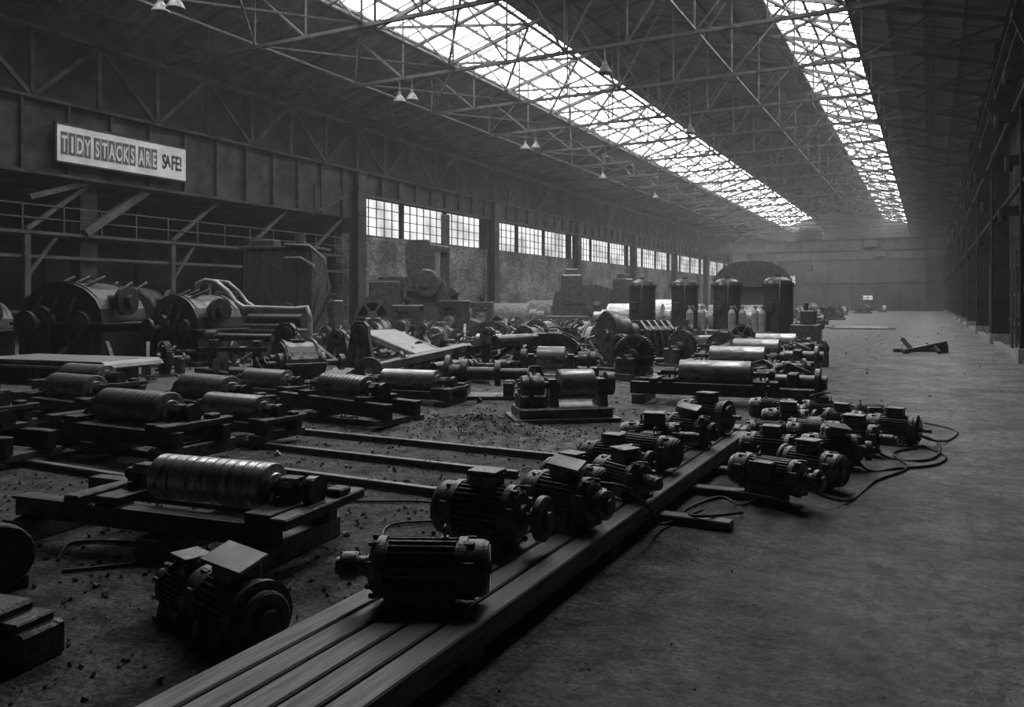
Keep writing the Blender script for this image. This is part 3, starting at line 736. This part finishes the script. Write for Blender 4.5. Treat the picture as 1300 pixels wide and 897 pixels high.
# drum winch with gearing
b = B()
b.box((0, 0, .12), (1.35, .7, .16), ch=.02, m=0); b.box((0, 0, .03), (1.5, .9, .06), m=0)
b.lathe((-.05, 0, .5), (1, 0, 0), [(0, 0), (0, .2), (.02, .22), (.5, .22), (.52, .2), (.52, 0)], 32, 1)
b.cyl((-.5, 0, .5), (.75, 0, .5), .05)
for x in (.58, -.14): b.ext([(-.22, 0), (.22, 0), (.14, .2), (.1, .4), (-.1, .4), (-.14, .2)], (x, 0, .18), (0, 1, 0), (0, 0, 1), .12)
b.lathe((.66, 0, .5), (1, 0, 0), [(0, 0), (0, .17), (.1, .17), (.1, 0)])
b.lathe((-.62, 0, .45), (1, 0, 0), [(0, 0), (0, .13), (.03, .18), (.12, .19), (.13, .24), (.17, .24), (.17, .18), (.34, .18), (.34, 0)], 26)
b.box((-.45, 0, .28), (.4, .44, .2), ch=.03); b.tube([(-.5, 0, .6), (-.45, .05, .75), (-.3, .1, .75), (-.25, .1, .6)], .025, 6)
for i in range(8):
    a = i * pi / 4; b.cyl((-.66, .12 * math.cos(a), .45 + .12 * math.sin(a)), (-.6, .12 * math.cos(a), .45 + .12 * math.sin(a)), .018, n=6)
DW = b.mesh('drum_winch', [M_STEEL, M_ROLL])
put('drum_winch', DW, (-4.7, 10.5, 0), D(38), sc=1.0)
put('drum_winch', DW, (-6.5, 14.6, 0), D(200), sc=1.1)
# large gear reducer with ribbed body
b = B()
b.lathe((-1.0, 0, .7), (1, 0, 0), [(0, 0), (0, .14), (.05, .16), (.05, .6), (.08, .64), (.2, .64), (.2, .5), (.6, .48), (.6, .3), (.9, .3), (.9, 0)], 36)
for i in range(12):
    a = i * pi / 6; b.cyl((-.98, .52 * math.cos(a), .7 + .52 * math.sin(a)), (-.9, .52 * math.cos(a), .7 + .52 * math.sin(a)), .035, n=6)
for i in range(5): b.ext([(-.6, 0), (.6, 0), (.6, .4), (.45, .8), (.15, 1.02), (-.15, 1.02), (-.45, .8), (-.6, .4)], (.0 + i * .2, 0, .05), (0, 1, 0), (0, 0, 1), .07)
b.box((.4, 0, .5), (.9, .9, .84), ch=.1); b.box((.1, 0, .05), (2.0, 1.3, .1), ch=.02)
put('gear_reducer', b.mesh('gear_reducer', [M_STEEL]), (-7.3, 21.6, 0), D(50), sc=1.08)

# big dark gearboxes left
G1 = gearbox(2.7, 2.2, 1.6); G1.cyl((-1.7, -.2, 1.7), (1.8, -.2, 1.7), .16); G1.lathe((1.5, -.2, 1.7), (1, 0, 0), [(0, 0), (0, .38), (.15, .38), (.15, 0)], 24)
for i in range(3): G1.tube([(-.8 + i * .6, -.9, .3), (-.8 + i * .6, -1.0, 1.2), (-.5 + i * .5, -.7, 2.0), (-.3 + i * .5, 0, 2.35)], .05, 8)
G1m = G1.mesh('mill_gearbox', [M_BLACK])
put('mill_gearbox', G1m, (-20.4, 13.8, 0), D(12)); put('mill_gearbox', G1m, (-17.9, 15.4, 0), D(-8), sc=.85); put('mill_gearbox', G1m, (-23.6, 12.5, 0), D(5), sc=.8)
put('mill_gearbox', G1m, (-25, 18.5, 0), D(30), sc=1.0)
put('gear_wheel', SV[0][1], (-19.5, 9.9, 0), D(75), sc=1.7)
b = B()
for i in range(4): b.box((rnd.uniform(-.1, .1), rnd.uniform(-.1, .1), .34 + i * .035), (3.4 - i * .1, 1.5, .03), rot=(0, 0, rnd.uniform(-.05, .05)), m=1)
b.ext([(-1.7, 0), (1.8, 0), (1.9, -.05), (1.95, -.12), (1.85, -.02), (-1.7, -.03)], (0, 0, .5), (1, 0, 0), (0, 0, 1), 1.5, m=1)
for x in (-1.2, 0, 1.2): b.box((x, 0, .16), (.25, 1.4, .32), ch=.02)
put('steel_plate_stack', b.mesh('steel_plate_stack', [M_BLACK, M_PLATE]), (-16.3, 10.6, 0), D(8))
# tall guarded machine
b = B()
b.box((0, 0, .2), (4.2, 2.6, .4), ch=.04); b.box((.5, .2, 2.1), (2.9, 1.9, 3.4), ch=.06)
for i in range(6): b.box((-.8 + i * .52, -.8, 2.1), (.08, .12, 3.3)); 
b.box((.5, .2, 3.85), (3.2, 2.1, .12), ch=.02); b.box((-.2, -.2, 4.05), (1.0, .8, .3), ch=.04); b.cyl((1.2, 0, 3.9), (1.2, 0, 4.5), .2)
b.box((-1.5, -.3, 1.2), (1.0, 1.5, 1.8), ch=.06)
b.tube([(1.5, -1, .4), (2.0, -1, 1.0), (2.3, -1, 2.2), (2.1, -1, 3.1), (1.6, -1, 3.4), (.9, -1, 3.4)], .08, 8)
b.tube([(1.9, -.9, .4), (2.4, -.9, 1.2), (2.75, -.9, 2.2), (2.5, -.9, 3.4), (1.9, -.9, 3.9), (.9, -.9, 3.95)], .07, 8)
b.lathe((-.6, -1.2, 1.0), (0, -1, 0), [(0, .7), (.2, .7), (.2, .5), (.1, .45), (.1, 0)], 28)
b.lathe((1.0, -1.0, 1.2), (0, -1, 0), [(0, .45), (.3, .45), (.3, .2), (.5, .2), (.5, 0)], 24)
put('press_machine', b.mesh('press_machine', [M_BLACK]), (-24.0, 24.5, 0), D(22))
b = B()
b.tube([(-2.3, 0, 1.9), (-2.3, 0, 2.25), (-2.0, 0, 2.35), (-1.6, 0, 2.3), (-1.2, 0, 2.0), (-.9, 0, 1.65), (-.6, 0, 1.5), (1.2, 0, 1.45), (1.6, 0, 1.5), (1.7, 0, 1.2), (1.7, 0, 0)], .085, 10)
b.tube([(-2.3, .6, 1.9), (-2.3, .6, 2.25), (-2.0, .6, 2.35), (-1.6, .6, 2.3), (-1.2, .6, 2.0), (-.9, .6, 1.65), (-.6, .6, 1.5), (1.2, .6, 1.45)], .06, 10)
b.tube([(-2.3, 0, 1.9), (-2.2, 0, 1.0), (-1.9, 0, 0)], .07, 8); b.tube([(-.8, 0, 1.6), (-.9, 0, .8), (-.9, 0, 0)], .07, 8); b.tube([(-.8, 0, .8), (1.7, 0, .8)], .06, 8)
b.box((.2, .4, .5), (1.8, .9, 1.0), ch=.05, m=1); b.cyl((-.6, .3, 1.1), (1.3, .3, 1.1), .2, m=1)
put('bent_pipe_frame', b.mesh('bent_pipe_frame', [M_PLATE, M_BLACK]), (-18.4, 18.3, 0), D(12), sc=1.0)

# shear lever machine in front of brick wall
b = B()
b.ext([(-3.0, 0), (3.4, 0), (3.4, .5), (2.3, .9), (1.6, 1.3), (-1.0, 1.3), (-1.2, 1.9), (-2.8, 1.9), (-3.0, 1.6)], (0, 0, 0), (1, 0, 0), (0, 0, 1), 2.4)
b.box((-1.9, 0, 2.2), (1.7, 1.8, 1.2), ch=.08)
b.ext([(-.8, 1.2), (1.4, 1.2), (1.5, 2.2), (1.2, 2.9), (.7, 3.1), (.65, 4.5), (.4, 5.05), (-.6, 5.05), (-.85, 4.6), (-.75, 3.0)], (0, 0, 0), (1, 0, 0), (0, 0, 1), .9)
b.ext([(-2.6, 2.6), (-2.2, 3.0), (-.2, 3.0), (.5, 3.35), (.95, 3.1), (.9, 2.5), (.2, 2.2), (-2.4, 2.3)], (0, -.6, 0), (1, 0, 0), (0, 0, 1), .35)
b.lathe((.4, -.3, 2.7), (0, -1, 0), [(0, .75), (.55, .75), (.6, .65), (.6, .3), (.75, .28), (.75, 0)], 32)
b.lathe((1.5, -.2, 1.9), (0, -1, 0), [(0, .6), (.4, .6), (.4, .2), (.5, .2), (.5, 0)], 28)
b.box((.9, 0, 4.6), (1.3, .5, .35), rot=(0, .15, 0), ch=.04); b.box((1.25, .4, 5.4), (.45, .35, 2.2), ch=.04); b.box((1.25, .4, 2.4), (.5, .5, 4), ch=.04)
b.cyl((2.2, -1.0, 1.0), (2.2, 1.0, 1.0), .5, n=24)
for i in range(5): b.box((-2.7 + i * .4, -1.22, .8), (.1, .1, 1.3))
put('plate_shear', b.mesh('plate_shear', [M_STEEL]), (-24.8, 36.6, 0), D(24), sc=1.0)
put('gear_wheel', SV[0][1], (-24.5, 31.8, 0), D(40), sc=1.8)
b = B()
b.box((0, 0, .4), (4.4, 2.2, .8), ch=.05); b.box((.2, 0, 1.6), (3.0, 1.6, 1.8), ch=.06); b.box((-.5, 0, 2.9), (1.4, 1.2, 1.4), ch=.08); b.box((-.5, 0, 3.7), (.9, .8, .6), ch=.05)
b.ext([(-1.8, 1.6), (2.0, 1.6), (2.4, 2.5), (1.2, 2.9), (-.2, 2.8), (-1.6, 2.4)], (0, -.7, 0), (1, 0, 0), (0, 0, 1), .4)
b.lathe((1.2, -.9, 1.5), (0, -1, 0), [(0, .7), (.3, .7), (.3, .3), (.4, 0)], 28); b.cyl((-1.4, -1.0, 1.2), (-1.4, 1.0, 1.2), .5, n=24)
TMm = b.mesh('forging_press', [M_STEEL])
put('forging_press', TMm, (-20.2, 48, 0), D(20), sc=.95); put('forging_press', TMm, (-22.5, 64, 0), D(-15), sc=1.0)
b = B()
b.lathe((-2.6, 0, .85), (1, 0, 0), [(0, 0), (0, .3), (.5, .3), (.5, .42), (.9, .42), (.95, .8), (4.2, .8), (4.25, .42), (4.7, .42), (4.7, .3), (5.2, .3), (5.2, 0)], 32, 0)
for x in (-2.0, 2.0): b.ext([(-.6, 0), (.6, 0), (.55, .5), (.4, .58), (-.4, .58), (-.55, .5)], (x, 0, 0), (0, 1, 0), (0, 0, 1), .4, m=1)
MR = b.mesh('mill_roll', [M_ROLL, M_STEEL])
for (x, y, a, s) in ((-14.8, 43.5, 5, .95), (-14.3, 47, -6, 1.05), (-9.5, 45, 10, .9), (-23.8, 45, 4, .95), (-24, 52, 0, 1.05), (-16.5, 53, 8, 1.1)): put('mill_roll', MR, (x, y, 0), D(a), sc=s)

# tall pressure vessels
b = B()
b.lathe((0, 0, 0), (0, 0, 1), [(0, .5), (.12, .5), (.12, .6), (.9, .6), (.9, .64), (.96, .64), (.96, .6), (2.15, .6), (2.15, .66), (2.25, .66), (2.25, .6), (2.4, .54), (2.52, .34), (2.56, 0)], 36)
b.cyl((0, 0, 2.5), (0, 0, 2.62), .12); b.tube([(.1, -.3, 2.45), (.2, -.6, 2.4), (.2, -.74, 2.0), (.2, -.74, .4), (.2, -.6, .3)], .035, 8)
for i in range(12): a = i * pi / 6; b.cyl((.63 * math.cos(a), .63 * math.sin(a), 2.25), (.63 * math.cos(a), .63 * math.sin(a), 2.31), .025, n=6)
b.box((-.2, -.64, 1.3), (.3, .12, .4), ch=.02)
VM = b.mesh('pressure_vessel', [M_TANK])
for x, y in ((-6.1, 37.6), (-8.75, 39.3), (-10.9, 39.5), (-12.95, 39.0)): put('pressure_vessel', VM, (x, y, 0), sc=1.1)
b = B(); b.lathe((0, 0, 0), (0, 0, 1), [(0, 0), (0, .17), (.8, .17), (.93, .11), (.98, .05), (1.04, .05), (1.04, .09), (1.14, .09), (1.14, 0)], 20)
b.box((0, 0, .62), (.28, .28, .1), ch=.02); b.tube([(0, 0, 1.1), (.15, 0, 1.15), (.22, 0, .95)], .02, 6)
GM = b.mesh('accumulator_bottle', [M_BOTTLE])
for x, y in ((-7.1, 37.7), (-7.75, 38.0), (-9.75, 38.4), (-10.2, 37.9), (-8.15, 37.6), (-6.65, 36.9)): put('accumulator_bottle', GM, (x, y, .34))
b = B(); b.box((0, 0, .17), (5.0, 1.5, .34), ch=.03)
for x in (-2.2, -1, 1, 2.2): b.box((x, -.65, .25), (.1, .2, .45))
put('accumulator_plinth', b.mesh('accumulator_plinth', [M_BLACK]), (-8.5, 37.7, 0), D(-10))
b = B(); b.box((0, 0, .35), (1.2, 1.0, .7), ch=.04); b.box((.1, 0, 1.0), (.6, .7, .6), ch=.04); b.lathe((.65, 0, .8), (1, 0, 0), [(0, 0), (0, .3), (.08, .3), (.08, 0)], 20); b.cyl((0, 0, 1.3), (0, 0, 1.6), .1)
put('valve_block', b.mesh('valve_block', [M_BLACK]), (-4.7, 36.2, 0))
# ribbed curved hood behind the vessels
b = B(); n = 16; prof = [(2.2, 0)]
for i in range(n + 1):
    t = 1 - 2 * i / n
    prof.append((2.35 * t, .25 + 1.1 * (1 - abs(t) ** 3.2)))
prof.append((-2.2, 0))
b.ext(prof, (0, 0, 2.8), (1, 0, 0), (0, 0, 1), 3.6)
pr2 = [(x * 1.02, z * 1.04) for x, z in prof]
for k in range(2): b.ext(pr2, (0, -1.8 + k * 3.6, 2.8), (1, 0, 0), (0, 0, 1), .1)
for k in range(19):
    t = -1 + 2 * (k + .5) / 19; z_ = 3.07 + 1.1 * (1 - abs(t) ** 3.2)
    b.bar((2.36 * t, -1.9, z_), (2.36 * t, 1.9, z_), .09)
    b.bar((2.2 * t, -1.87, 2.8), (2.33 * t, -1.87, z_), .07)
b.box((0, 0, 2.7), (5.0, 3.9, .2)); b.box((0, .2, 1.3), (4.4, 3.0, 2.6), ch=.05)
for x in (-2.4, 2.4):
    for y in (-1.8, 1.8): b.bar((x, y, 0), (x, y, 2.7), .2)
put('ribbed_machine_hood', b.mesh('ribbed_machine_hood', [M_STEEL]), (-10.2, 53, 0), D(10))

# aisle trestle, tipped over
b = B()
b.bar((-.65, -.35, .06), (.75, .05, .3), .12); b.bar((-.6, .45, .05), (.7, .55, .05), .1)
b.bar((-.55, -.3, .1), (-.35, .5, .05), .1); b.bar((.6, 0, .28), (.65, .55, .05), .1); b.bar((-.4, -.28, .12), (-.5, .1, .42), .09); b.bar((.35, -.05, .22), (.3, -.5, .05), .09)
b.box((.75, .3, .12), (.3, .25, .24), ch=.02)
put('steel_trestle', b.mesh('steel_trestle', [M_BLACK]), (-.25, 29.3, 0), D(25), sc=1.1)
b = B()
for i in range(9): b.cyl((-1.6 + rnd.uniform(-.4, .4), i * .55, .05), (1.7 + rnd.uniform(-.4, .4), i * .55 + rnd.uniform(-.4, .4), .05), .05, n=6)
put('steel_bars', b.mesh('steel_bars', [M_STEEL]), (-3.8, 52, 0))

# bottom-left partial pieces
b = B()
b.lathe((0, 0, .4), (1, 0, 0), [(0, 0), (0, .1), (.03, .12), (.03, .36), (.05, .38), (.2, .38), (.22, .3), (.5, .28), (.5, 0)], 32); b.box((.25, 0, .08), (.5, .6, .16), ch=.02)
put('flanged_coupling', b.mesh('flanged_coupling', [M_BLACK]), (-4.78, 2.72, 0), D(165), sc=.5)
b = B(); b.box((0, 0, .1), (1.0, .3, .2), ch=.02); b.box((.1, 0, .25), (.4, .24, .1), ch=.02); b.box((.36, 0, .22), (.16, .25, .05), ch=.01)
put('timber_bearer', b.mesh('timber_bearer', [M_BLACK]), (-4.1, 2.22, 0), D(10), sc=.85)

# ------------------------------------------------------------------ dirt, rubble, cables
def chips(name, n, fx, fy, smin, smax, m, zf=lambda x, y: 0):
    b = B()
    for _ in range(n):
        x = fx(); y = fy(); s = smin + (smax - smin) * rnd.random() ** 5
        R = Euler((rnd.uniform(0, 3), rnd.uniform(0, 3), rnd.uniform(0, 3))).to_matrix()
        vs = [R @ Vector((i * s * rnd.uniform(.3, 1), j * s * rnd.uniform(.3, 1), k * s * rnd.uniform(.2, .6))) + Vector((x, y, zf(x, y) + s * .2)) for i in (-.5, .5) for j in (-.5, .5) for k in (-.5, .5)]
        b.add(vs, [(0, 1, 3, 2), (4, 6, 7, 5), (0, 4, 5, 1), (2, 3, 7, 6), (0, 2, 6, 4), (1, 5, 7, 3)])
    return put(name, b.mesh(name, [m]))
chips('rubble', 11000, lambda: rnd.uniform(-10, -2.7), lambda: rnd.uniform(1.5, 12), .006, .045, M_RUB)
chips('rubble', 900, lambda: -1.8 + abs(rnd.gauss(0, .5)), lambda: rnd.uniform(2, 14), .004, .018, M_RUB)
chips('rubble', 2500, lambda: rnd.uniform(-22, -4.5), lambda: rnd.uniform(11, 36), .02, .14, M_RUB)
chips('rubble', 250, lambda: rnd.uniform(-3.5, 2), lambda: rnd.uniform(13, 60), .01, .1, M_RUB)
chips('litter', 130, lambda: rnd.uniform(-9, -2.8), lambda: rnd.uniform(2.5, 11), .02, .11, M_PALE)
def mound(x, y):
    g = math.exp(-((x + 5.2) / 1.0) ** 2 - ((y - 8.9) / .55) ** 2) * .22
    return g * (1 + .6 * mn.noise(Vector((x * 4, y * 4, 0)))) + .02 * mn.noise(Vector((x * 14, y * 14, 3)))
b = B(); nx, ny = 110, 60; vs = []
for j in range(ny + 1):
    for i in range(nx + 1):
        x = -7.4 + 4.4 * i / nx; y = 7.9 + 2.2 * j / ny; e = min(i, nx - i, j, ny - j)
        z = mound(x, y) + .004 if e > 2 else -.01
        vs.append((x, y, z - .012))
b.add(vs, [(j * (nx + 1) + i, j * (nx + 1) + i + 1, (j + 1) * (nx + 1) + i + 1, (j + 1) * (nx + 1) + i) for j in range(ny) for i in range(nx)], 0, True)
put('gravel_heap', b.mesh('gravel_heap', [M_RUB]))
chips('rubble', 3500, lambda: rnd.gauss(-5.2, .75), lambda: rnd.gauss(8.95, .4), .01, .04, M_RUB, lambda x, y: max(0, mound(x, y) - .01))
def cable(pts, r=.013):
    out = []
    P = [Vector(p) for p in pts]; P = [P[0]] + P + [P[-1]]
    for i in range(1, len(P) - 2):
        for k in range(8):
            t = k / 8; p0, p1, p2, p3 = P[i - 1:i + 3]
            out.append(.5 * ((2 * p1) + (-p0 + p2) * t + (2 * p0 - 5 * p1 + 4 * p2 - p3) * t * t + (-p0 + 3 * p1 - 3 * p2 + p3) * t ** 3))
    b = B(); b.tube(out, r, 6); put('power_cable', b.mesh('power_cable', [M_RUBBER]))
z = .014
cable([(-1.1, 7.1, .3), (-.85, 6.9, .15), (-.6, 7.3, z), (-.45, 8.2, z), (-.2, 9.0, z), (-.35, 9.8, z), (-.1, 10.3, z)])
cable([(-.8, 8.9, .25), (-.55, 8.7, z), (-.3, 8.9, z), (.05, 9.3, z), (.15, 9.9, z), (-.1, 10.5, z)])
cable([(-.7, 9.7, .2), (-.4, 9.5, z), (-.05, 9.5, z), (.1, 10.1, z), (.05, 11.0, z), (-.2, 11.4, z)])
cable([(-.3, 10.6, .3), (-.05, 10.5, .1), (.2, 11.0, z), (.3, 11.9, z), (-.1, 12.5, z)])
cable([(-1.1, 7.0, .2), (-1.35, 6.75, z), (-1.6, 6.9, z), (-1.75, 6.3, z), (-1.5, 5.95, .09), (-1.3, 6.5, z)])
cable([(-2.1, 5.1, .45), (-1.85, 5.2, .42), (-1.75, 5.5, .2), (-1.76, 5.8, z + .02), (-1.6, 6.4, .03)])
cable([(-3.3, 4.4, z), (-3.6, 4.9, z), (-3.2, 5.3, z), (-3.7, 5.6, z), (-4.4, 5.3, z), (-4.9, 5.5, z)], .01)
cable([(-4.8, 3.1, z), (-4.5, 3.5, z), (-4.9, 3.7, z), (-5.3, 3.5, z), (-5.0, 3.2, z)], .012)

# ------------------------------------------------------------------ world (overcast sky, thin dusty air), camera
w = bpy.data.worlds.new('overcast_dusty_air'); scene.world = w; w.use_nodes = True
nt = w.node_tree
nt.nodes['Background'].inputs[0].default_value = (.8, .8, .8, 1); nt.nodes['Background'].inputs[1].default_value = 1.0
vsn = nt.nodes.new('ShaderNodeVolumeScatter'); vsn.inputs['Density'].default_value = .0013; vsn.inputs['Anisotropy'].default_value = .25
vsn.inputs['Color'].default_value = (.9, .9, .9, 1)
nt.links.new(vsn.outputs[0], nt.nodes['World Output'].inputs['Volume'])
cam = bpy.data.cameras.new('camera'); co = bpy.data.objects.new('camera', cam); COL.objects.link(co)
co.location = (0, 0, 1.7); co.rotation_euler = (pi / 2, 0, D(27.66)); cam.lens = 28; cam.sensor_width = 36; cam.shift_y = -66.5 / 1300; cam.clip_end = 600
scene.camera = co
scene.view_settings.view_transform = 'Standard'
